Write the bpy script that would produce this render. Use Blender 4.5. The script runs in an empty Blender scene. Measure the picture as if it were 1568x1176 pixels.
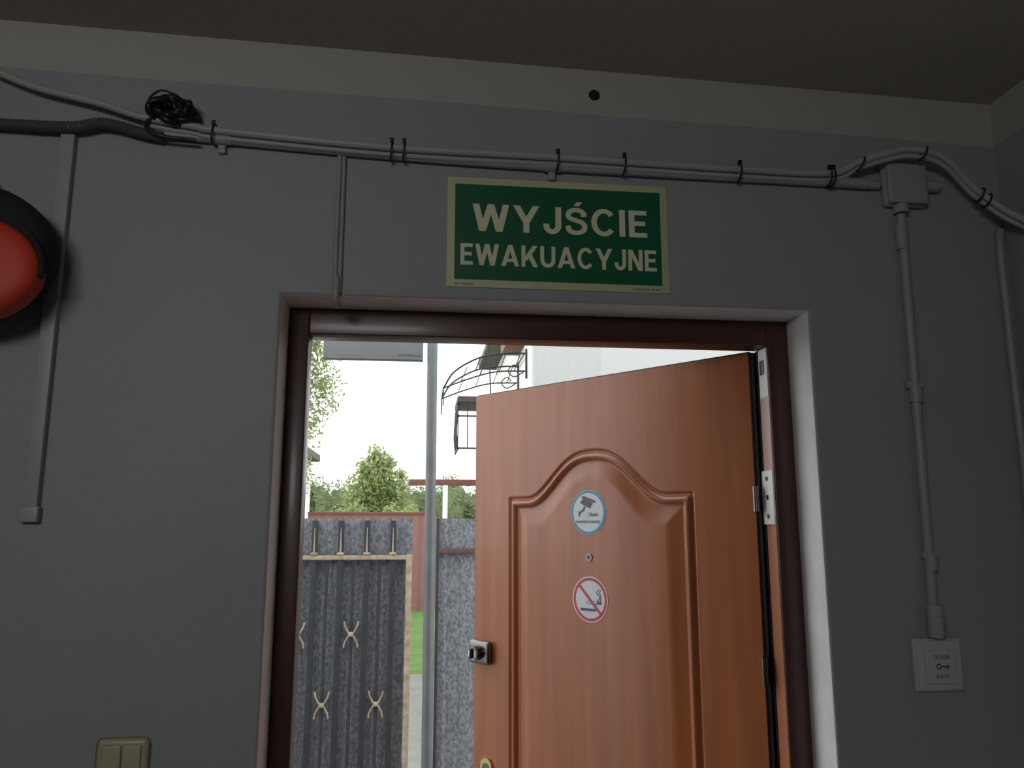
import bpy, bmesh, math, random
import numpy as np
from mathutils import Vector, Matrix
random.seed(7); np.random.seed(7)
S=bpy.context.scene
S.view_settings.view_transform='Standard'
S.view_settings.look='None'

# ---------------- camera ----------------
PSI=math.radians(6.5); PIT=math.radians(10)
fw=Vector((math.sin(PSI)*math.cos(PIT),math.cos(PSI)*math.cos(PIT),math.sin(PIT)))
rt=Vector((math.cos(PSI),-math.sin(PSI),0)); upv=rt.cross(fw)
cd=bpy.data.cameras.new('camera'); cd.sensor_width=36; cd.lens=28.01; cd.clip_start=.02; cd.clip_end=500
cam=bpy.data.objects.new('camera',cd); S.collection.objects.link(cam)
cam.matrix_world=Matrix((( rt.x,upv.x,-fw.x,0),(rt.y,upv.y,-fw.y,-1.67),(rt.z,upv.z,-fw.z,1.6),(0,0,0,1)))
S.camera=cam

# ---------------- materials ----------------
def mat(name,col,rough=.6,metal=0,c2=None,scale=8,mix=.5,bump=0,bscale=60,stretch=(1,1,1),coat=0,detail=6,trans=0):
    m=bpy.data.materials.new(name); m.use_nodes=True; nt=m.node_tree; N=nt.nodes; L=nt.links
    b=N['Principled BSDF']; b.inputs['Roughness'].default_value=rough; b.inputs['Metallic'].default_value=metal
    if coat: b.inputs['Coat Weight'].default_value=coat; b.inputs['Coat Roughness'].default_value=.15
    tc=N.new('ShaderNodeTexCoord'); mp=N.new('ShaderNodeMapping'); mp.inputs['Scale'].default_value=stretch
    L.new(tc.outputs['Object'],mp.inputs['Vector'])
    nz=N.new('ShaderNodeTexNoise'); nz.inputs['Scale'].default_value=scale; nz.inputs['Detail'].default_value=detail
    L.new(mp.outputs[0],nz.inputs['Vector'])
    cr=N.new('ShaderNodeValToRGB'); cr.color_ramp.elements[0].position=.5-mix*.5; cr.color_ramp.elements[1].position=.5+mix*.5
    if c2 is None: c2=tuple(c*.88 for c in col)
    cr.color_ramp.elements[0].color=(*c2,1); cr.color_ramp.elements[1].color=(*col,1)
    L.new(nz.outputs['Fac'],cr.inputs[0]); L.new(cr.outputs[0],b.inputs['Base Color'])
    if bump:
        n2=N.new('ShaderNodeTexNoise'); n2.inputs['Scale'].default_value=bscale; n2.inputs['Detail'].default_value=4
        L.new(mp.outputs[0],n2.inputs['Vector'])
        bp=N.new('ShaderNodeBump'); bp.inputs['Strength'].default_value=bump; bp.inputs['Distance'].default_value=.01
        L.new(n2.outputs['Fac'],bp.inputs['Height']); L.new(bp.outputs[0],b.inputs['Normal'])
    if trans:
        tr=N.new('ShaderNodeBsdfTranslucent'); L.new(cr.outputs[0],tr.inputs[0])
        mx=N.new('ShaderNodeMixShader'); mx.inputs[0].default_value=trans
        L.new(b.outputs[0],mx.inputs[1]); L.new(tr.outputs[0],mx.inputs[2])
        L.new(mx.outputs[0],N['Material Output'].inputs[0])
    return m
m_wall=mat('wall_paint',(.345,.36,.385),.55,c2=(.305,.32,.345),scale=2.5,mix=.6,bump=.10,bscale=45)
m_reveal=mat('reveal_plaster',(.84,.84,.86),.6,c2=(.70,.69,.70),scale=9,bump=.25,bscale=40)
m_ceil=mat('ceiling_paint',(.50,.46,.40),.8,c2=(.44,.40,.35),scale=2,bump=.1)
m_floor=mat('floor_tile',(.25,.23,.2),.4,scale=4)
m_frame=mat('frame_brown',(.075,.026,.02),.38,c2=(.055,.02,.016),scale=5,coat=.2)
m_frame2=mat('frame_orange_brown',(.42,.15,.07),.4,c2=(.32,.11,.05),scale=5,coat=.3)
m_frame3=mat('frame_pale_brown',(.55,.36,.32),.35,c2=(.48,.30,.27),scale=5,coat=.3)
m_wood=mat('lacquered_wood',(.43,.138,.046),.32,c2=(.275,.080,.029),scale=2.6,mix=.6,stretch=(11,.6,11),coat=.35,detail=12)
m_black=mat('black_plastic',(.012,.012,.013),.4)
m_white=mat('white_plastic',(.58,.58,.57),.4)
m_trunk=mat('pvc_grey',(.42,.42,.42),.45)
m_pipe=mat('pipe_painted',(.37,.38,.40),.45,bump=.05)
m_cable=mat('cable_sheath',(.44,.44,.43),.45)
m_corr=mat('corrugated_tube',(.10,.10,.10),.5)
m_steel=mat('steel',(.75,.75,.74),.3,1)
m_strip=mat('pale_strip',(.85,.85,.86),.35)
m_dsteel=mat('dark_steel',(.2,.19,.18),.25,1)
m_gold=mat('brass',(.7,.55,.3),.25,1)
m_green=mat('sign_green',(.004,.125,.055),.4,c2=(.004,.11,.048))
m_lum=mat('photoluminescent',(.60,.62,.36),.5)
m_letter=mat('sign_letter',(.80,.79,.54),.5,c2=(.78,.77,.52))
m_cream=mat('cream_plastic',(.50,.46,.30),.35)
m_red=mat('red_fabric',(.72,.06,.025),.55,scale=20,bump=.1)
m_bfab=mat('black_fabric',(.015,.015,.018),.8,bump=.3,bscale=120)
m_sheet=mat('fence_sheet',(.255,.27,.29),.6,.05,c2=(.11,.12,.135),scale=60,mix=.28,bump=.3,bscale=80,stretch=(1.6,1,.9))
m_bar=mat('dark_iron',(.035,.040,.046),.6,c2=(.02,.022,.025),scale=20)
m_rust=mat('rusty_cream',(.50,.43,.31),.7,c2=(.26,.18,.11),scale=25,mix=.5)
m_rustbar=mat('rust_bar',(.14,.08,.055),.8,c2=(.06,.045,.035),scale=20)
m_galv=mat('galvanised',(.18,.195,.20),.5,.2,c2=(.13,.145,.145),scale=14)
m_board=mat('board_grey',(.19,.20,.205),.5)
m_pink=mat('pink_cladding',(.34,.17,.16),.8,c2=(.29,.14,.13),scale=6)
m_beam=mat('brown_beam',(.20,.085,.065),.7)
m_iron=mat('wrought_iron',(.02,.02,.022),.5)
m_house=mat('white_plaster',(.95,.94,.94),.8,c2=(.92,.91,.91))
m_grey=mat('grey_plaster',(.46,.47,.47),.8,c2=(.42,.43,.43),scale=5)
m_brick=mat('brown_brick',(.30,.16,.10),.8,c2=(.2,.1,.06),scale=20)
m_roof=mat('roof_dark',(.10,.085,.08),.8)
m_leaf=mat('leaf_green',(.27,.33,.15),.6,c2=(.17,.22,.10),scale=1.2,mix=.4,trans=.4)
m_leafl=mat('leaf_light',(.42,.47,.22),.6,c2=(.27,.33,.14),scale=2,mix=.4,trans=.5)
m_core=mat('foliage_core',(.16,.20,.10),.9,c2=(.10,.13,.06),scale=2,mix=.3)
m_bark=mat('bark',(.2,.16,.12),.9,c2=(.08,.06,.05),scale=12)
m_ground=mat('ground_gravel',(.28,.27,.25),.9,c2=(.2,.2,.18),scale=6,bump=.2)
m_grass=mat('grass',(.14,.24,.06),.9,c2=(.08,.16,.03),scale=5)
m_blue=mat('sticker_blue',(.05,.32,.50),.4)
m_stick=mat('sticker_white',(.68,.71,.74),.4)
m_sred=mat('sticker_red',(.62,.03,.05),.4)
m_sgrey=mat('sticker_grey',(.08,.09,.10),.4)
m_glass=mat('dark_glass',(.03,.035,.04),.1)

# ---------------- mesh helpers ----------------
def empty(name,mw=None):
    e=bpy.data.objects.new(name,None); e.empty_display_size=.1; S.collection.objects.link(e)
    if mw is not None: e.matrix_world=mw
    return e
def newobj(name,me,m=None,parent=None,smooth=False):
    o=bpy.data.objects.new(name,me); S.collection.objects.link(o)
    if m is not None: me.materials.append(m)
    if smooth:
        for p in me.polygons: p.use_smooth=True
    if parent: o.parent=parent
    return o
def box(name,lo,hi,m,parent=None,bev=0,seg=3):
    bm=bmesh.new(); bmesh.ops.create_cube(bm,size=1)
    for v in bm.verts:
        v.co=Vector([(lo[i]+hi[i])/2+v.co[i]*(hi[i]-lo[i]) for i in range(3)])
    if bev: bmesh.ops.bevel(bm,geom=bm.edges[:],offset=bev,segments=seg,profile=.5,affect='EDGES')
    me=bpy.data.meshes.new(name); bm.to_mesh(me); bm.free()
    o=newobj(name,me,m,parent); 
    if bev:
        for p in me.polygons: p.use_smooth=True
        me.set_sharp_from_angle(angle=math.radians(50))
    return o
def catmull(pts,n=8):
    pts=[Vector(p) for p in pts]
    if len(pts)<3: return pts
    q=[pts[0]*2-pts[1]]+pts+[pts[-1]*2-pts[-2]]; out=[]
    for i in range(1,len(q)-2):
        p0,p1,p2,p3=q[i-1:i+3]
        for k in range(n):
            t=k/n
            out.append(.5*((2*p1)+(p2-p0)*t+(2*p0-5*p1+4*p2-p3)*t*t+(3*p1-p0-3*p2+p3)*t**3))
    out.append(pts[-1]); return out
def tube(name,pts,r,m,parent=None,seg=12,n=8,smooth=True,closed=False,corr=None,flat=None,taper=None):
    ps=catmull(pts,n) if (smooth and not closed) else [Vector(p) for p in pts]
    if corr:
        L=[0]
        for i in range(1,len(ps)): L.append(L[-1]+(ps[i]-ps[i-1]).length)
        k=int(L[-1]/corr); out=[]
        j=0
        for i in range(k+1):
            s=L[-1]*i/k
            while j<len(L)-2 and L[j+1]<s: j+=1
            out.append(ps[j].lerp(ps[j+1],(s-L[j])/max(1e-9,L[j+1]-L[j])))
        ps=out
    V=[];F=[];nrm=None
    N=len(ps)
    for i,p in enumerate(ps):
        if closed: t=ps[(i+1)%N]-ps[i-1]
        else: t=ps[min(i+1,N-1)]-ps[max(i-1,0)]
        t.normalize()
        if nrm is None:
            nrm=Vector((0,0,1)) if abs(t.z)<.9 else Vector((0,1,0))
        nrm=(nrm-t*nrm.dot(t)); nrm.normalize(); bi=t.cross(nrm)
        rr=r
        if taper: rr=r+(taper-r)*i/(N-1)
        if corr: rr=r*(1 if i%2 else .82)
        f=flat or 1
        for s in range(seg):
            a=2*math.pi*s/seg
            V.append(p+nrm*math.cos(a)*rr+bi*math.sin(a)*rr*f)
    K=N if closed else N-1
    for i in range(K):
        for s in range(seg):
            a=i*seg+s;b=i*seg+(s+1)%seg;c=((i+1)%N)*seg+(s+1)%seg;d=((i+1)%N)*seg+s
            F.append((a,b,c,d))
    if not closed:
        F.append(tuple(range(seg-1,-1,-1))); F.append(tuple((N-1)*seg+s for s in range(seg)))
    me=bpy.data.meshes.new(name); me.from_pydata([tuple(v) for v in V],[],F); me.update()
    o=newobj(name,me,m,parent,smooth=True); me.set_sharp_from_angle(angle=math.radians(60)); return o
def cyl(name,p0,p1,r,m,parent=None,seg=24):
    return tube(name,[p0,p1],r,m,parent,seg=seg,smooth=False)
def poly(name,pts2,z,th,m,parent=None):
    bm=bmesh.new(); vs=[bm.verts.new((x,y,z)) for x,y in pts2]; f=bm.faces.new(vs)
    r=bmesh.ops.extrude_face_region(bm,geom=[f])
    for v in r['geom']:
        if isinstance(v,bmesh.types.BMVert): v.co.z+=th
    bmesh.ops.recalc_face_normals(bm,faces=bm.faces[:])
    me=bpy.data.meshes.new(name); bm.to_mesh(me); bm.free(); return newobj(name,me,m,parent)
def disc(name,c,r,z,th,m,parent=None,n=48):
    return poly(name,[(c[0]+r*math.cos(2*math.pi*i/n),c[1]+r*math.sin(2*math.pi*i/n)) for i in range(n)],z,th,m,parent)
def ring(name,c,r0,r1,z,th,m,parent=None,n=48):
    V=[];F=[]
    for i in range(n):
        a=2*math.pi*i/n; ca,sa=math.cos(a),math.sin(a)
        V+=[(c[0]+r0*ca,c[1]+r0*sa,z+th),(c[0]+r1*ca,c[1]+r1*sa,z+th),(c[0]+r1*ca,c[1]+r1*sa,z),(c[0]+r0*ca,c[1]+r0*sa,z)]
    for i in range(n):
        j=(i+1)%n
        for k in range(4): F.append((i*4+k,i*4+(k+1)%4,j*4+(k+1)%4,j*4+k))
    me=bpy.data.meshes.new(name); me.from_pydata(V,[],F); me.update(); return newobj(name,me,m,parent)
def txmesh(s,bold,sp):
    c=bpy.data.curves.new('t','FONT'); c.body=s; c.size=1; c.offset=bold; c.extrude=.01; c.resolution_u=6; c.space_character=sp
    o=bpy.data.objects.new('t',c); S.collection.objects.link(o); bpy.context.view_layer.update()
    me=bpy.data.meshes.new_from_object(o.evaluated_get(bpy.context.evaluated_depsgraph_get())); bpy.data.objects.remove(o); return me
def text(name,s,x0,x1,y0,y1,z,m,parent,bold=.0,sp=1.0):
    me=txmesh(s,bold,sp)
    co=np.array([v.co for v in me.vertices]); mn=co.min(0); mx=co.max(0)
    m2=txmesh('E',bold,1); ys_=[v.co.y for v in m2.vertices]; cb,ct_=min(ys_),max(ys_); bpy.data.meshes.remove(m2)
    for v in me.vertices:
        v.co=((v.co.x-mn[0])/(mx[0]-mn[0])*(x1-x0)+x0, (v.co.y-cb)/(ct_-cb)*(y1-y0)+y0, z+(v.co.z-mn[2])*.02)
    me.materials.clear(); me.name=name
    return newobj(name,me,m,parent)
# bold grotesque capitals for the printed sign
def glyph(ch):
    """returns width, list of quads-strips; each strip is list of (left,right) point pairs"""
    R=lambda x0,y0,x1,y1:[((x0,y1),(x1,y1)),((x0,y0),(x1,y0))]
    PA=lambda xt,xb,y0,y1,tw:[((xt,y1),(xt+tw,y1)),((xb,y0),(xb+tw,y0))]
    def rib(pts,t,ty=None):
        ty=ty or t; out=[]; n=len(pts)
        for i,p in enumerate(pts):
            a=pts[max(i-1,0)]; b=pts[min(i+1,n-1)]
            dx,dy=b[0]-a[0],b[1]-a[1]; l=math.hypot(dx,dy); nx_,ny_=-dy/l,dx/l
            out.append(((p[0]+nx_*t/2,p[1]+ny_*ty/2),(p[0]-nx_*t/2,p[1]-ny_*ty/2)))
        return out
    arc=lambda cx,cy,rx,ry,a0,a1,n=22:[(cx+rx*math.cos(math.radians(a0+(a1-a0)*i/n)),cy+ry*math.sin(math.radians(a0+(a1-a0)*i/n))) for i in range(n+1)]
    t=.21; h=.17
    if ch=='I': return .21,[R(0,0,.21,1)]
    if ch=='E': return .66,[R(0,0,t,1),R(t,1-h,.65,1),R(t,.43,.60,.43+h),R(t,0,.66,h)]
    if ch=='W': return 1.28,[PA(0,.235,0,1,.23),PA(.525,.235,0,1,.23),PA(.525,.815,0,1,.23),PA(1.05,.815,0,1,.23)]
    if ch=='Y': return .93,[PA(0,.345,.38,1,.24),PA(.69,.345,.38,1,.24),R(.36,0,.36+t,.42)]
    if ch=='A': return .97,[PA(.37,0,0,1,.23),PA(.37,.74,0,1,.23),R(.2,.20,.77,.36)]
    if ch=='K': return .90,[R(0,0,t,1),PA(.61,.05,.30,1,.27),PA(.27,.63,0,.63,.27)]
    if ch=='N': return .80,[R(0,0,t,1),R(.80-t,0,.80,1),PA(0,.56,0,1,.24)]
    if ch=='U': return .82,[rib([(.105,1),(.105,.6)]+arc(.41,.36,.305,.275,180,360)+[(.715,.6),(.715,1)],t,.18)]
    if ch=='J': return .64,[rib([(.535,1),(.535,.6)]+arc(.32,.31,.215,.225,360,180)+[(.105,.37)],t,.18)]
    if ch=='C': return .88,[rib(arc(.455,.5,.35,.425,38,322,34),.20,.17)]
    if ch in 'SŚ':
        p=[(.685,.68),(.63,.84),(.41,.925),(.19,.87),(.115,.72),(.20,.60),(.41,.53),(.63,.44),(.70,.28),(.61,.13),(.40,.075),(.17,.14),(.10,.33)]
        q=[(v.x,v.y) for v in catmull([(a,b,0) for a,b in p],6)]
        g=[rib(q,.19,.165)]
        if ch=='Ś': g.append(PA(.42,.31,1.07,1.22,.20))
        return .80,g
def sign_text(name,s,x0,x1,y0,y1,z,m,parent,gap=.13):
    wd=[glyph(c)[0] for c in s]; tot=sum(wd)+gap*(len(s)-1); sx=(x1-x0)/tot; sy=y1-y0
    V=[];F=[];x=0;lay=0
    for c in s:
        w_,g=glyph(c)
        for li,st in enumerate(g):
            zz=z+li*.00004
            for i,(a,b) in enumerate(st):
                V.append((x0+(x+a[0])*sx,y0+a[1]*sy,zz)); V.append((x0+(x+b[0])*sx,y0+b[1]*sy,zz))
                if i: 
                    k=len(V)-4; F.append((k,k+2,k+3,k+1))
        x+=w_+gap
    bm=bmesh.new(); me=bpy.data.meshes.new(name); me.from_pydata(V,[],F); me.update()
    bm.from_mesh(me)
    for f in bm.faces:
        f.normal_update()
        if f.normal.z<0: f.normal_flip()
    bm.to_mesh(me); bm.free(); return newobj(name,me,m,parent)
def frame_mw(o,xdir,n):
    xdir=Vector(xdir).normalized(); n=Vector(n).normalized(); y=n.cross(xdir)
    return Matrix(((xdir.x,y.x,n.x,o[0]),(xdir.y,y.y,n.y,o[1]),(xdir.z,y.z,n.z,o[2]),(0,0,0,1)))
def wallmw(x,z,y=0): return frame_mw((x,y,z),(1,0,0),(0,-1,0))

# ---------------- room shell ----------------
XL,XR,YB,ZC=-2.2,1.375,-4.2,2.651
SL=-.023   # ceiling and painted band run slightly downhill to the right
OX0,OX1,OZ=-.300,.868,2.08
T=.30
out=[(XL-.1,-.1),(OX0,-.1),(OX0,OZ),(OX1,OZ),(OX1,-.1),(XR+.2,-.1),(XR+.2,ZC+.15),(XL-.1,ZC+.15)]
bm=bmesh.new(); vs=[bm.verts.new((x,0,z)) for x,z in out]; f=bm.faces.new(vs)
r=bmesh.ops.extrude_face_region(bm,geom=[f])
for v in r['geom']:
    if isinstance(v,bmesh.types.BMVert): v.co.y+=T
bmesh.ops.recalc_face_normals(bm,faces=bm.faces[:])
es=[e for e in bm.edges if all(abs(v.co.y)<1e-5 and OX0-.01<=v.co.x<=OX1+.01 for v in e.verts)]
bmesh.ops.bevel(bm,geom=es,offset=.007,segments=3,profile=.5,affect='EDGES')
me=bpy.data.meshes.new('wall_front'); 
for f in bm.faces:
    c=f.calc_center_median()
    if abs(f.normal.y)<.6 and OX0-.02<c.x<OX1+.02 and c.z<OZ+.02: f.material_index=1
bm.to_mesh(me); bm.free()
wf=newobj('wall_front',me); 
# two-tone paint job: cream band above the grey paint
nt=m_wall.node_tree; N=nt.nodes; L=nt.links
geo=N.new('ShaderNodeNewGeometry'); sx=N.new('ShaderNodeSeparateXYZ'); L.new(geo.outputs['Position'],sx.inputs[0])
nzz=N.new('ShaderNodeTexNoise'); nzz.inputs['Scale'].default_value=6
ad=N.new('ShaderNodeMath'); ad.operation='MULTIPLY_ADD'; ad.inputs[1].default_value=.012; L.new(nzz.outputs['Fac'],ad.inputs[0]); L.new(sx.outputs['Z'],ad.inputs[2])
a2=N.new('ShaderNodeMath'); a2.operation='MULTIPLY_ADD'; a2.inputs[1].default_value=-SL; L.new(sx.outputs['X'],a2.inputs[0]); L.new(ad.outputs[0],a2.inputs[2])
gt=N.new('ShaderNodeMath'); gt.operation='GREATER_THAN'; gt.inputs[1].default_value=2.547; L.new(a2.outputs[0],gt.inputs[0])
mx=N.new('ShaderNodeMix'); mx.data_type='RGBA'; mx.inputs[7].default_value=(.435,.425,.39,1)
b=N['Principled BSDF']; src=b.inputs['Base Color'].links[0].from_socket
L.new(gt.outputs[0],mx.inputs[0]); L.new(src,mx.inputs[6]); L.new(mx.outputs[2],b.inputs['Base Color'])
me.materials.append(m_wall); me.materials.append(m_reveal)
box('wall_right',(XR,YB-.1,-.1),(XR+.2,-.001,ZC+.1),m_wall)
box('wall_left',(XL-.2,YB-.1,-.1),(XL,-.001,ZC+.1),m_wall)
box('wall_back',(XL,YB-.2,-.1),(XR,YB,ZC+.1),m_wall)
ce=box('ceiling',(XL,YB,ZC),(XR,-.001,ZC+.14),m_ceil)
for v in ce.data.vertices: v.co.z+=SL*v.co.x
box('floor',(XL,YB,-.1),(XR,-.001,0),m_floor)
box('door_sill',(OX0+.001,0,-.1),(OX1-.001,T,0.0),m_ground)

# ---------------- door frame ----------------
df=empty('door_frame')
FY0,FY1,FY2=.105,.17,.225
IX0,IX1,IZ=-.255,.815,2.02
e=.001
box('jamb_left',(OX0+e,FY0,0),(IX0,FY1,OZ-e),m_frame,df,.003)
box('jamb_right',(IX1,FY0,0),(OX1-e,FY1,OZ-e),m_frame,df,.003)
box('head',(IX0,FY0+.0005,IZ),(IX1,FY1,OZ-e),m_frame,df,.003)
box('rebate_left',(OX0+e,FY1,0),(OX0+.02,FY2,OZ-e),m_frame,df,.002)
box('rebate_right',(OX1-.022,FY1,0),(OX1-e,FY2,OZ-e),m_frame,df,.002)
box('rebate_head',(OX0+.02,FY1,OZ-.03),(OX1-.022,FY2,OZ-e),m_frame,df,.002)
box('gasket_head',(IX0,FY1,IZ+.002),(IX1,FY1+.008,IZ+.012),m_black,df)
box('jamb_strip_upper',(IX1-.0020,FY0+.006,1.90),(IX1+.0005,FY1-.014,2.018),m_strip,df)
box('jamb_strip_middle',(IX1-.0015,FY0+.004,1.725),(IX1+.0005,FY1-.012,1.90),m_frame3,df)
box('jamb_strip_lower',(IX1-.0015,FY0+.004,0),(IX1+.0005,FY1-.012,1.60),m_frame2,df)
box('jamb_seal',(IX1-.004,FY1-.011,0),(IX1+.0005,FY1-.001,2.018),m_black,df)
def plate(nm,z0,z1):
    box(nm,(IX1-.005,FY0+.002,z0),(IX1-.0002,FY1-.002,z1),m_strip,df,.001)
    for k in (.15,.5,.85):
        z=z0+(z1-z0)*k
        cyl(nm+'_screw',(IX1-.0065,(FY0+FY1)/2,z),(IX1-.004,(FY0+FY1)/2,z),.006,m_dsteel,df,12)
        cyl(nm+'_screw_slot',(IX1-.0072,(FY0+FY1)/2,z),(IX1-.0065,(FY0+FY1)/2,z),.003,m_black,df,12)
plate('hinge_plate',1.60,1.725)
box('latch_slot',(IX1-.0035,FY0+.02,1.955),(IX1-.001,FY1-.022,1.99),m_black,df,.001)

# ---------------- door leaf ----------------
H=Vector((.794,.172,0)); ang=math.radians(50.7)
d=Vector((-math.cos(ang),math.sin(ang),0)); ncam=Vector((-math.sin(ang),-math.cos(ang),0))
W=.974; ZT=2.016
door=empty('door_1',frame_mw(H,-d,ncam))
xs=np.linspace(-W,0,326)
ys=np.concatenate([np.linspace(.02,.7,12)[:-1],np.linspace(.7,ZT,441)])
X,Y=np.meshgrid(xs,ys)
s=np.abs(X+.495); sw=.25; ex=1.3
tt=np.clip(s/sw,0,1)**ex
bell=.5*(1+np.cos(np.pi*tt)); Tz=1.683+.128*bell
dT=np.where(s<sw,.128*.5*np.pi*ex/sw*np.clip(s/sw,1e-6,1)**(ex-1)*np.sin(np.pi*tt),0)
D=np.minimum(.327-s,(Tz-Y)/np.sqrt(1+dT**2))
kn=np.array([-.01,0,.004,.009,.013,.020,.027,.031,.036,.041,.075,.085,.2])
hv=np.array([0,0,-.006,-.006,.002,.006,.002,-.006,-.007,-.006,.001,.002,.002])
Zh=np.interp(D,kn,hv)
V=np.stack([X.ravel(),Y.ravel(),Zh.ravel()],1)
nx=len(xs); ny=len(ys)
idx=np.arange(nx*ny).reshape(ny,nx)
F=np.stack([idx[:-1,:-1].ravel(),idx[:-1,1:].ravel(),idx[1:,1:].ravel(),idx[1:,:-1].ravel()],1)
me=bpy.data.meshes.new('leaf'); me.from_pydata(V.tolist(),[],F.tolist()); me.update()
bm=bmesh.new(); bm.from_mesh(me)
be=[e2 for e2 in bm.edges if e2.is_boundary]
r=bmesh.ops.extrude_edge_only(bm,edges=be)
nv=[v for v in r['geom'] if isinstance(v,bmesh.types.BMVert)]
for v in nv: v.co.z=-.045
bm.to_mesh(me); bm.free()
leaf=newobj('leaf',me,m_wood,door,smooth=True); me.set_sharp_from_angle(angle=math.radians(60))
box('leaf_back',(-W,.02,-.047),(0,ZT,-.044),m_wood,door)
box('leaf_seal',(-W+.001,ZT-.0005,-.04),(0,ZT+.004,-.005),m_black,door)
box('leaf_hinge_gasket',(-.002,.02,-.04),(.012,ZT,-.004),m_black,door)
u=-.935
box('lock_case',(u-.042,1.178,.001),(u+.045,1.247,.022),m_dsteel,door,.008)
tube('lock_knob',[(u+.0,1.212,.02),(u+.0,1.212,.045)],.022,m_dsteel,door,seg=28,smooth=False)
disc('lock_knob_face',(u,1.212),.017,.045,.002,m_steel,door)
box('lock_turn',(u-.004,1.197,.047),(u+.004,1.228,.056),m_black,door,.002)
pts=[]
for i in range(17):
    a=math.pi*i/16; pts.append((u+.022+.024*math.cos(a),.885+.024*math.sin(a)))
pts+=[(u-.002,.66),(u+.046,.66)]
poly('escutcheon_plate',pts,.001,.006,m_gold,door)
pts2=[(u+.022+(x-u-.022)*.7,.775+(y-.775)*.9) for x,y in pts]
poly('escutcheon_inner',pts2,.007,.001,m_dsteel,door)
cyl('lever_neck',(u+.022,.80,.007),(u+.022,.80,.05),.011,m_gold,door)
tube('lever',[(u+.022,.80,.05),(u+.07,.80,.052),(u+.14,.795,.05)],.009,m_gold,door)
ring('peephole_ring',(-.507,1.51),.006,.011,0.002,.003,m_dsteel,door); disc('peephole_glass',(-.507,1.51),.006,.002,.002,m_glass,door)
cx,cy=-.508,1.634; z=.0025
disc('sticker_monitoring',(cx,cy),.0615,z,.0006,m_stick,door)
ring('sticker_monitoring_ring',(cx,cy),.054,.0605,z+.0006,.0003,m_blue,door)
zz=z+.0007
def pl(nm,pts,c,m,zz=zz): poly(nm,[(c[0]+x,c[1]+y) for x,y in pts],zz,.0004,m,door)
pl('cctv_icon_body',[(-.028,.026),(-.018,.038),(.018,.026),(.008,.010)],(cx,cy),m_sgrey)
pl('cctv_icon_hood',[(-.024,.041),(-.016,.046),(.028,.031),(.024,.025)],(cx,cy),m_sgrey)
pl('cctv_icon_arm',[(-.034,.004),(-.034,-.012),(-.029,-.012),(-.029,-.004),(-.014,.004),(-.008,.016),(-.014,.017),(-.019,.008),(-.029,.002)],(cx,cy),m_sgrey)
text('sticker_text_1','Obiekt',cx+.0,cx+.036,cy-.011,cy-.001,zz,m_sgrey,door,.01)
text('sticker_text_2','monitorowany',cx-.043,cx+.043,cy-.030,cy-.020,zz,m_sgrey,door,.01)
cx,cy=-.506,1.396
disc('sticker_no_smoking',(cx,cy),.062,z,.0006,m_stick,door)
ring('sticker_no_smoking_ring',(cx,cy),.051,.0585,z+.0006,.0003,m_sred,door)
a=.0026
pl('slash',[(-.036-a,.036-a),(-.036+a,.036+a),(.036+a,-.036+a),(.036-a,-.036-a)],(cx,cy),m_sred,zz+.0005)
pl('cigarette',[(-.012,-.004),(-.012,-.012),(.040,-.012),(.040,-.004)],(cx,cy),m_sgrey)
pl('cigarette_paper',[(-.010,-.0058),(-.010,-.0102),(.024,-.0102),(.024,-.0058)],(cx,cy),m_stick,zz+.0003)
pl('match',[(-.034,-.024),(-.034,-.031),(.020,-.031),(.020,-.024)],(cx,cy),m_sgrey)
for i in range(2):
    tube('smoke',[(cx+.028+i*.008,cy-.003,zz),(cx+.034+i*.004,cy+.008,zz),(cx+.024+i*.01,cy+.018,zz),(cx+.030+i*.006,cy+.028,zz)],.0011,m_sgrey,door,seg=6)
for zz2 in (1.27,1.66,.4):
    cyl('hinge_knuckle',(.006,zz2-.03,.006),(.006,zz2+.03,.006),.008,m_dsteel,door,16)

# ---------------- evacuation sign ----------------
sg=empty('evacuation_exit_sign',wallmw(.2960,2.2345))
box('sign_plate',(-.2495,-.1265,0),(.2495,.1265,.003),m_lum,sg,.0008)
box('sign_field',(-.2325,-.1095,.003),(.2325,.1105,.0034),m_green,sg)
sign_text('sign_word_top','WYJŚCIE',-.194,.201,0.002,.0655,.0037,m_letter,sg,.13)
sign_text('sign_word_bottom','EWAKUACYJNE',-.2195,.2205,-.0765,-.0275,.0037,m_letter,sg,.12)
text('sign_small_print','BV-WAR.PL',-.23,-.19,-.122,-.117,.0031,m_green,sg)
text('sign_small_print_b','EWAKUACJA  PN-EN',.165,.225,-.122,-.117,.0031,m_green,sg)

# ---------------- wall installations ----------------
tr=empty('cable_trunking')
box('trunking_body',(-.766,-.016,1.604),(-.738,0,2.41),m_trunk,tr,.002)
box('trunking_cap',(-.770,-.018,1.604),(-.734,0,1.635),m_trunk,tr,.003)
tc=empty('thin_conduit')
cyl('pipe_a',(-.190,-.006,2.085),(-.190,-.006,2.395),.0055,m_pipe,tc,12)
cyl('pipe_b',(-.180,-.005,2.085),(-.180,-.005,2.395),.0045,m_pipe,tc,12)
tube('pipe_bend',[(-.186,-.008,2.12),(-.186,-.012,2.085),(-.186,-.004,2.066),(-.186,.03,2.066)],.007,m_pipe,tc,10)
mc=empty('wall_conduit')
y=-.012
tube('conduit_pipe',[(-.574,y,2.421),(-.453,y,2.416),(-.077,y,2.399),(.286,y,2.391),(.714,y,2.388),(1.057,y,2.386)],.0095,m_pipe,mc,16)
for cx_,cz_ in ((-.439,2.416),(.279,2.392)):
    cyl('coupling',(cx_-.02,-.013,cz_),(cx_+.02,-.013,cz_),.0125,m_pipe,mc,20)
    box('clip',(cx_-.008,-.012,cz_-.03),(cx_+.008,0,cz_),m_pipe,mc,.002)
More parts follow.
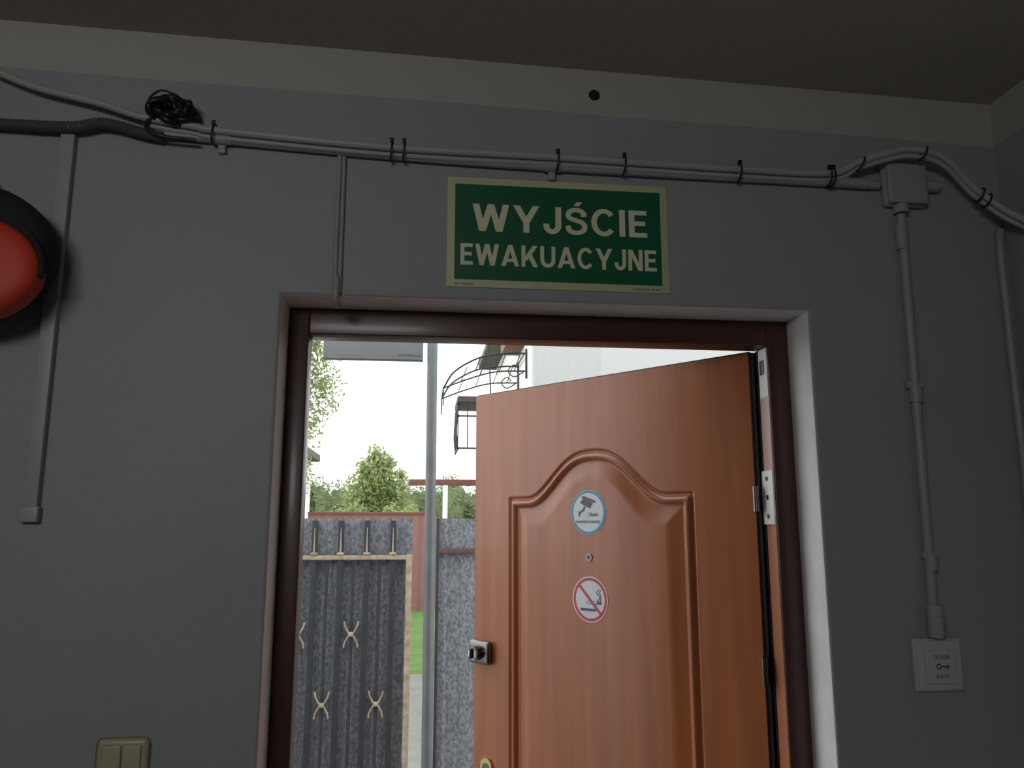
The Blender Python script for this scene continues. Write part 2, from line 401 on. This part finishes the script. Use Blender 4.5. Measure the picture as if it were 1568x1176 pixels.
cyl('coupling_end',(.955,-.013,2.389),(1.025,-.013,2.388),.0125,m_pipe,mc,20)
y=-.028
ca=[(-.973,y,2.566),(-.892,y,2.531),(-.812,y,2.502),(-.692,y,2.476),(-.598,y,2.449),(-.490,y,2.434),(-.443,y,2.428),(-.077,y,2.410),(.284,y,2.407),(.708,y,2.401),(.929,y,2.403),(.995,y-.01,2.428),(1.045,y-.024,2.443),(1.114,y-.03,2.458),(1.194,y-.03,2.443),(1.269,y-.02,2.379),(1.325,y-.04,2.317),(XR-.014,-.12,2.255),(XR-.014,-.28,2.11),(XR-.014,-.45,1.98)]
ca=[Vector(p) for p in ca]
tube('cable_a',ca,.0080,m_cable,mc,12)
cb=[p+Vector((0,.008,-.013)) for p in ca[4:]]
for q in cb[-3:]: q.x=XR-.011
tube('cable_b',cb,.0055,m_cable,mc,12)
y=-.02
tube('corrugated_sleeve',[(-.961,y,2.423),(-.885,y,2.421),(-.743,y-.005,2.420),(-.679,y-.004,2.433),(-.595,y,2.416),(-.558,y,2.411)],.0125,m_corr,mc,14,corr=.0035)
c0=Vector((-.540,-.034,2.470))
for i in range(14):
    pts=[];ph=random.uniform(0,6.28)
    ax=random.uniform(.018,.044); az=random.uniform(.010,.030)
    c1=c0+Vector((random.uniform(-.010,.012),random.uniform(-.008,.006),random.uniform(-.010,.008)))
    tl=random.uniform(-.7,.3)
    for k in range(28):
        a=2*math.pi*k/28+ph
        x=ax*math.cos(a);zq=az*math.sin(a)
        pts.append(c1+Vector((x*math.cos(tl)-zq*math.sin(tl),.012*math.sin(2*a+ph),x*math.sin(tl)+zq*math.cos(tl))))
    tube('knot_loop',pts,.0065,m_black,mc,8,closed=True)
tube('knot_tail',[c0+Vector((-.03,0,0)),c0+Vector((-.048,0,.018)),c0+Vector((-.025,0,.040)),c0+Vector((.01,0,.030))],.0025,m_black,mc,8)
tube('knot_tail_b',[c0+Vector((-.02,0,-.01)),(-.590,-.035,2.433),(-.568,-.035,2.408),(-.488,-.03,2.402)],.004,m_black,mc,8)
for px_,pz_ in ((-.454,2.423),(-.077,2.405),(-.050,2.405),(.290,2.400),(.442,2.399),(.712,2.396),(.929,2.396),(.938,2.396)):
    pts=[]
    for k in range(20):
        a=2*math.pi*k/20; pts.append((px_+.002*math.sin(a),-.021+.0175*math.cos(a),pz_+.0215*math.sin(a)))
    tube('zip_tie',pts,.0022,m_black,mc,6,closed=True)
    box('tie_head',(px_-.004,-.034,pz_+.017),(px_+.004,-.026,pz_+.026),m_black,mc,.001)
for px_,py_,pz_ in ((1.0,-.04,2.424),(1.147,-.055,2.450),(1.285,-.048,2.358),(1.298,-.052,2.343)):
    pts=[]
    for k in range(20):
        a=2*math.pi*k/20; pts.append((px_+.008*math.sin(a),py_+.015*math.cos(a),pz_+.016*math.sin(a)))
    tube('zip_tie',pts,.0024,m_black,mc,6,closed=True)
jb=empty('junction_box',wallmw(1.119,2.390))
box('box_body',(-.053,-.055,0),(.053,.050,.022),m_pipe,jb,.010,4)
box('box_lid',(-.050,-.052,.022),(.050,.047,.034),m_pipe,jb,.008,4)
cyl('gland_bottom',(-.012,-.072,.014),(-.012,-.052,.014),.017,m_pipe,jb,20)
cyl('gland_right',(.05,.0,.014),(.085,.0,.014),.014,m_pipe,jb,20)
vc=empty('vertical_conduit')
cyl('pipe',(1.107,-.0125,2.315),(1.100,-.0125,1.365),.0105,m_pipe,vc,20)
for zc,h in ((1.889,.018),(1.52,.018),(2.26,.03)):
    cyl('coupling',(1.104,-.013,zc-h),(1.104,-.013,zc+h),.0135,m_pipe,vc,20)
for zc in (1.91,1.535):
    box('clip',(1.086,-.02,zc-.008),(1.120,0,zc+.008),m_pipe,vc,.002)
tube('adapter',[(1.10,-.0175,1.363),(1.10,-.0175,1.43)],.0165,m_trunk,vc,24,smooth=False)
for k in range(4): cyl('adapter_rib',(1.10,-.0185,1.372+k*.012),(1.10,-.0185,1.376+k*.012),.018,m_trunk,vc,24)
eb=empty('door_exit_button',wallmw(1.1025,1.306))
box('backplate',(-.054,-.054,0),(.054,.054,.012),m_white,eb,.003)
box('bezel',(-.050,-.050,.012),(.050,.050,.016),m_white,eb,.002)
box('button',(-.034,-.037,.016),(.034,.031,.021),m_white,eb,.0015)
text('label_door','DOOR',-.016,.020,.013,.021,.021,m_sgrey,eb)
text('label_exit','EXIT',-.012,.016,-.026,-.018,.021,m_sgrey,eb)
ring('key_bow',(-.006,-.002),.0035,.006,.021,.0005,m_sgrey,eb)
box('key_shaft',(0,-.0035,.021),(.018,-.0005,.0216),m_sgrey,eb)
box('key_bit',(.012,-.008,.021),(.015,-.003,.0216),m_sgrey,eb)
cc=empty('corner_conduit')
cyl('pipe',(1.350,-.012,1.0),(1.350,-.012,2.22),.009,m_pipe,cc,16)
tube('bend',[(1.350,-.012,2.215),(1.350,-.014,2.25),(1.342,-.03,2.285)],.009,m_pipe,cc,12)
ls=empty('light_switch',wallmw(-.545,1.158))
box('switch_plate',(-.047,-.048,0),(.047,.048,.012),m_cream,ls,.011,5)
box('rocker_a',(-.035,-.036,.012),(-.001,.036,.016),m_cream,ls,.003)
box('rocker_b',(.001,-.036,.012),(.035,.036,.016),m_cream,ls,.003)
hh=empty('drilled_hole',wallmw(.382,2.5795)); disc('hole_dark',(0,0),.0115,.0002,.0006,m_black,hh); ring('hole_rim',(0,0),.011,.0130,.0002,.0015,m_black,hh)

# ---------------- hanging backpack ----------------
bp=empty('hanging_backpack')
def superell(name,c,r,m,e1=.8,nu=40,nv=20,parent=None):
    V=[];F=[]
    sg_=lambda x,p: math.copysign(abs(x)**p,x)
    for i in range(nv+1):
        v=-math.pi/2+math.pi*i/nv
        for j in range(nu):
            u_=2*math.pi*j/nu
            p=Vector((sg_(math.cos(v),e1)*math.cos(u_),sg_(math.cos(v),e1)*math.sin(u_),sg_(math.sin(v),e1)))
            V.append(Vector((c[0]+p.x*r[0],c[1]+p.z*r[1],c[2]+p.y*r[2])))
    for i in range(nv):
        for j in range(nu):
            F.append((i*nu+j,i*nu+(j+1)%nu,(i+1)*nu+(j+1)%nu,(i+1)*nu+j))
    me=bpy.data.meshes.new(name); me.from_pydata([tuple(v) for v in V],[],F); me.update()
    return newobj(name,me,m,parent,True)
superell('bag_body',(-.890,-.074,2.120),(.168,.052,.140),m_bfab,.55,parent=bp)
superell('bag_front_pocket',(-.885,-.106,2.078),(.155,.042,.108),m_red,.5,parent=bp)
tube('bag_piping',[(-.885+.156*math.cos(a*math.pi/20),-.114,2.082+.118*math.sin(a*math.pi/20)) for a in range(-1,21)],.007,m_bfab,bp,10)
superell('bag_logo',(-.838,-.146,2.105),(.020,.006,.012),m_bfab,.7,parent=bp)
superell('bag_patch',(-.800,-.140,2.050),(.014,.010,.018),m_bfab,.7,parent=bp)
tube('bag_loop',[(-.91,-.04,2.24),(-.905,-.03,2.28),(-.885,-.02,2.29),(-.875,-.04,2.24)],.006,m_bfab,bp,8)
cyl('hook',(-.89,-.03,2.292),(-.89,0,2.292),.005,m_steel,bp,10)

# ---------------- exterior ----------------
GZ=-.1
box('ground_outside',(-60,.301,-.2),(60,8,GZ),m_ground)
box('ground_lawn',(-60,8,-.2),(60,120,GZ),m_grass)
gt_=empty('metal_gate')
GY=2.5
def sheet(nm,x0,x1,z0,z1,y,parent,per=.13):
    V=[];F=[];x=x0;xsn=[x0];prof=[0]
    while x<x1:
        for dx,dy in ((.045,0),(.058,.016),(.117,.016),(.13,0)):
            if x+dx<x1: xsn.append(x+dx); prof.append(dy)
        x+=per
    xsn.append(x1); prof.append(0)
    for a_,b_ in zip(xsn,prof): V+= [(a_,y+b_*.35,z0),(a_,y+b_*.35,z1)]
    for i in range(len(xsn)-1): F.append((2*i,2*i+2,2*i+3,2*i+1))
    me=bpy.data.meshes.new(nm); me.from_pydata(V,[],F); me.update(); o=newobj(nm,me,m_sheet,parent)
    sol=o.modifiers.new('thick','SOLIDIFY'); sol.thickness=.002; return o
sheet('gate_sheet',-1.75,-.035,-.05,1.63,GY+.02,gt_)
k=0
for i in range(13):
    x=-.133-.13*i
    if x<-1.72: break
    box('flat_bar',(x-.014,GY-.012,-.02),(x+.014,GY+.010,1.62),m_bar,gt_,.002)
    tube('spear',[(x,GY-.016,1.45),(x,GY-.016,1.50),(x,GY-.016,1.585)],.0055,m_rust,gt_,8,smooth=False,taper=.002)
    box('spear_collar',(x-.017,GY-.024,1.448),(x+.017,GY+.012,1.462),m_rust,gt_,.004)
    xt=x-.065
    cyl('thin_bar',(xt,GY-.002,-.02),(xt,GY-.002,1.43),.0085,m_bar,gt_,8)
    zs=(.735,.05) if k%2==0 else (1.065,.30)
    k+=1
    for zc in zs:
        superell('ornament_knot',(xt,GY-.014,zc),(.014,.009,.013),m_rust,1,12,8,gt_)
        for sx_ in (-1,1):
            tube('crescent',[(xt+sx_*.034,GY-.014,zc+.062),(xt+sx_*.030,GY-.014,zc+.040),(xt+sx_*.017,GY-.014,zc+.016),(xt+sx_*.008,GY-.014,zc),(xt+sx_*.017,GY-.014,zc-.016),(xt+sx_*.030,GY-.014,zc-.040),(xt+sx_*.034,GY-.014,zc-.062)],.0046,m_rust,gt_,6,5)
box('top_rail',(-1.75,GY-.02,1.425),(-.035,GY+.012,1.447),m_rust,gt_,.003)
box('bottom_rail',(-1.75,GY-.018,.02),(-.035,GY+.012,.06),m_rust,gt_,.003)
box('gate_stile',(-.065,GY-.022,GZ),(-.035,GY+.014,1.45),m_rust,gt_,.003)
fn=empty('sheet_metal_fence')
sheet('fence_sheet',.085,1.25,-.08,1.63,GY+.02,fn)
box('fence_rail',(.085,GY-.01,1.455),(1.25,GY+.018,1.48),m_rustbar,fn,.002)
box('fence_post',(.085,GY-.012,GZ),(.10,GY+.018,1.63),m_bar,fn,.002)
po=empty('steel_post')
tube('post_pipe',[(.05,1.8,GZ),(.038,1.8,3.0)],.0225,m_galv,po,20,smooth=False)
cyl('post_collar',(.049,1.8,.52),(.049,1.8,.56),.026,m_rustbar,po)
box('board_panel',(-.4325,1.785,2.322),(.0,1.815,2.62),m_board,po,.003)
box('board_edge',(-.4325,1.78,2.310),(.0,1.82,2.322),m_galv,po,.002)
box('board_bracket',(.0,1.79,2.5),(.022,1.81,2.53),m_galv,po)
tx=text('board_label','KONTROLA',-.11,-.01,.0,.010,0,m_sgrey,po)
tx.matrix_local=frame_mw((0,1.784,2.327),(1,0,0),(0,-1,0))
pf=empty('pink_boundary_wall')
box('cladding',(-2.25,15,GZ),(.35,15.1,1.80),m_pink,pf)
box('coping',(-2.25,14.97,1.80),(.35,15.13,1.85),m_beam,pf,.005)
for i in range(13): box('batten',(-2.2+i*.2,14.985,GZ),(-2.18+i*.2,15,1.80),m_pink,pf)
fr=empty('crossbar_frame')
box('crossbar',(-.14,8.1,2.065),(1.2,8.16,2.14),m_beam,fr,.004)
box('upright_a',(.10,8.1,GZ),(.15,8.16,2.07),m_galv,fr,.003)
box('upright_b',(.27,8.1,GZ),(.33,8.16,2.07),m_house,fr,.003)
hs=empty('white_house')
box('house_wall',(-5.9,12,GZ),(-2.36,16,2.95),m_house,hs)
box('house_roof',(-6.1,11.8,2.95),(-2.20,16.2,3.1),m_roof,hs,.01)
box('house_window',(-3.3,11.98,1.2),(-2.7,12,2.2),m_glass,hs)
rh=empty('neighbour_house')
box('house_body',(1.38,8.2,GZ),(6,13,6.5),m_house,rh)
box('brick_band',(1.12,8.9,4.02),(1.38,9.6,4.5),m_brick,rh)
box('eave',(1.05,8.0,4.5),(6.2,13.2,4.62),m_roof,rh,.01)
K_=.85
for yy in (8.6,9.5):
    A=lambda x,z:(x,yy,z)
    tube('canopy_arc_top',[A(.27,3.35),A(.42,3.58),A(.75,3.77),A(1.1,3.83),A(1.36,3.84)],.014*K_,m_iron,rh,8)
    tube('canopy_arc_low',[A(.27,3.35),A(.6,3.48),A(.95,3.58),A(1.36,3.60)],.012*K_,m_iron,rh,8)
    tube('canopy_wall_bar',[A(1.36,3.5),A(1.36,3.9)],.014,m_iron,rh,8,smooth=False)
    tube('canopy_edge_bar',[A(.27,3.35),A(.27,3.12)],.010*K_,m_iron,rh,8,smooth=False)
    for x,z0,z1 in ((.5,3.45,3.64),(.75,3.53,3.77),(1.0,3.585,3.81),(1.2,3.6,3.83)):
        tube('canopy_strut',[A(x,z0),A(x+.08,z1)],.008*K_,m_iron,rh,6,smooth=False)
    tube('canopy_scroll',[A(1.34,3.6),A(1.2,3.52),A(1.12,3.6),A(1.2,3.68),A(1.26,3.62)],.009*K_,m_iron,rh,6)
for x,z in ((.27,3.35),(.75,3.77),(1.34,3.84)):
    cyl('canopy_purlin',(x,8.6,z),(x,9.5,z),.009,m_iron,rh,8)
box('balcony_slab',(.46,8.6,3.18),(1.38,9.5,3.25),m_roof,rh)
for z in (2.56,2.98,3.13): 
    box('rail_front',(.46,8.6,z),(1.38,8.62,z+.02),m_iron,rh); box('rail_side',(.46,8.6,z),(.48,9.5,z+.02),m_iron,rh)
for i in range(8):
    x=.465+i*.125; tube('baluster',[(x,8.61,3.18),(x,8.61,2.98),(x,8.58,2.8),(x,8.61,2.56)],.008,m_iron,rh,6,4)
for i in range(7):
    y=8.65+i*.13; tube('baluster_side',[(.47,y,3.18),(.45,y,2.8),(.47,y,2.56)],.008,m_iron,rh,6,4)
nb=empty('grey_building')
box('building_wall',(1.31,4.0,GZ),(7,7.5,6),m_grey,nb)
tube('overhead_wire',[(.72,7.5,6.0),(.72,7.5,4.6),(.74,7.5,3.9),(.79,7.5,3.2),(.80,7.5,2.0),(.80,7.5,GZ)],.008,m_iron)

# trees
def leaves(name,blobs,n,size,m,parent=None,pw=.45):
    V=[];F=[]
    vol=[b_[1][0]*b_[1][1]*b_[1][2] for b_ in blobs]; tot=sum(vol)
    for (c,r),w in zip(blobs,vol):
        for _ in range(int(n*w/tot)+1):
            v=Vector((random.gauss(0,1),random.gauss(0,1),random.gauss(0,1))).normalized()*(random.random()**pw)
            p=Vector((c[0]+v.x*r[0],c[1]+v.y*r[1],max(c[2]+v.z*r[2],.1)))
            a=Vector((random.gauss(0,1),random.gauss(0,1),random.gauss(0,1))).normalized()
            b_=a.orthogonal().normalized(); s_=size*random.uniform(.6,1.3)
            k=len(V); V+=[p-a*s_,p+b_*s_*.5,p+a*s_,p-b_*s_*.5]; F.append((k,k+1,k+2,k+3))
    me=bpy.data.meshes.new(name); me.from_pydata([tuple(v) for v in V],[],F); me.update(); return newobj(name,me,m,parent)
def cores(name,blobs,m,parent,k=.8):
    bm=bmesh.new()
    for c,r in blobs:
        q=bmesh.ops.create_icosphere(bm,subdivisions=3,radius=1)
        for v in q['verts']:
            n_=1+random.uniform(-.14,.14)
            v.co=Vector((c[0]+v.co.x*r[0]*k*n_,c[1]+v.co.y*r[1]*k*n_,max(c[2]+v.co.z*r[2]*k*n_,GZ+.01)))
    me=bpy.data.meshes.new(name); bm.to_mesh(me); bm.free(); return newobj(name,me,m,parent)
t1=empty('broadleaf_tree')
bl=[((-1.65,30,3.5),(.75,.8,.95)),((-2.3,30,2.8),(.7,.8,.9)),((-1.0,30,2.9),(.65,.8,.8)),((-1.75,30,4.25),(.42,.5,.5)),((-1.25,30,3.95),(.35,.4,.4)),((-2.2,30,3.75),(.35,.4,.45)),((-1.5,30.2,2.0),(1.5,.8,1.0)),((-.75,30,3.5),(.25,.3,.3))]
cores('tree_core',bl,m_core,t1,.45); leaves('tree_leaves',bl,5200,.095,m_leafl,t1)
tube('tree_trunk',[(-1.6,30,GZ),(-1.62,30,1.5),(-1.6,30,3.2)],.12,m_bark,t1,10,taper=.05)
t2=empty('birch_tree')
bl=[((-1.35,7,4.0),(.30,.5,.5)),((-1.15,7.0,3.55),(.30,.4,.40)),((-1.05,7.0,3.05),(.24,.3,.34)),((-1.2,7,3.1),(.28,.3,.45)),((-1.20,7.0,2.65),(.17,.3,.35)),((-1.6,7.2,3.4),(.35,.5,.9)),((-1.28,7.2,2.2),(.12,.4,.3))]
leaves('birch_leaves',bl,4200,.028,m_leafl,t2,.6)
tube('birch_trunk',[(-2.0,7.4,GZ),(-1.95,7.3,2),(-1.85,7.2,4.5)],.08,m_bark,t2,10,taper=.03)
for q in bl:
    tube('birch_branch',[(-1.9,7.25,q[0][2]+.1),((-1.9+q[0][0])/2,7.1,q[0][2]+.3),(q[0][0]+.1,7,q[0][2]-.2)],.008,m_bark,t2,6,taper=.002)
t3=empty('tree_line')
bl=[]
for i in range(30):
    x=-9+i*.62; bl.append(((x,40+random.uniform(-2,2),1.6),(.9,1,random.uniform(1.9,2.7) if x<2.5 else 1.9)))
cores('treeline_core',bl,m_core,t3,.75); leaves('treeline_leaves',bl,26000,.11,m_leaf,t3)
bu=empty('garden_shrub')
bl=[((-1.9+i*.42,17.5,1.5+.15*math.sin(i*2.3)),(.35,.3,.55)) for i in range(5)]
cores('shrub_core',bl,m_core,bu,.6); leaves('shrub_leaves',bl,2200,.05,m_leafl,bu)
for q in bl: tube('shrub_stem',[(q[0][0],17.5,GZ),(q[0][0]+.03,17.5,.7),(q[0][0],17.5,1.5)],.03,m_bark,bu,8)

# ---------------- light ----------------
w=bpy.data.worlds.new('overcast_sky'); S.world=w; w.use_nodes=True
bg=w.node_tree.nodes['Background']; bg.inputs[0].default_value=(.97,.985,1,1); bg.inputs[1].default_value=2.3
fx=empty('added_fill_lamp')  # unseen lamp and housing added behind the camera to brighten the door wall
box('fill_lamp_housing',(-1.6,-3.3,2.60),(-.4,-3.0,2.645),m_white,fx,.01)
al=bpy.data.lights.new('fill_lamp_light','AREA'); al.shape='RECTANGLE'; al.size=1.1; al.size_y=.5; al.energy=11; al.color=(1,.98,.96); al.spread=math.radians(150)
ao=bpy.data.objects.new('fill_lamp_light',al); S.collection.objects.link(ao)
ao.location=(-1.0,-3.1,2.45); ao.rotation_euler=(Vector((-.5,0,1.5))-Vector((-1.0,-3.1,2.45))).to_track_quat('-Z','Y').to_euler(); ao.parent=fx
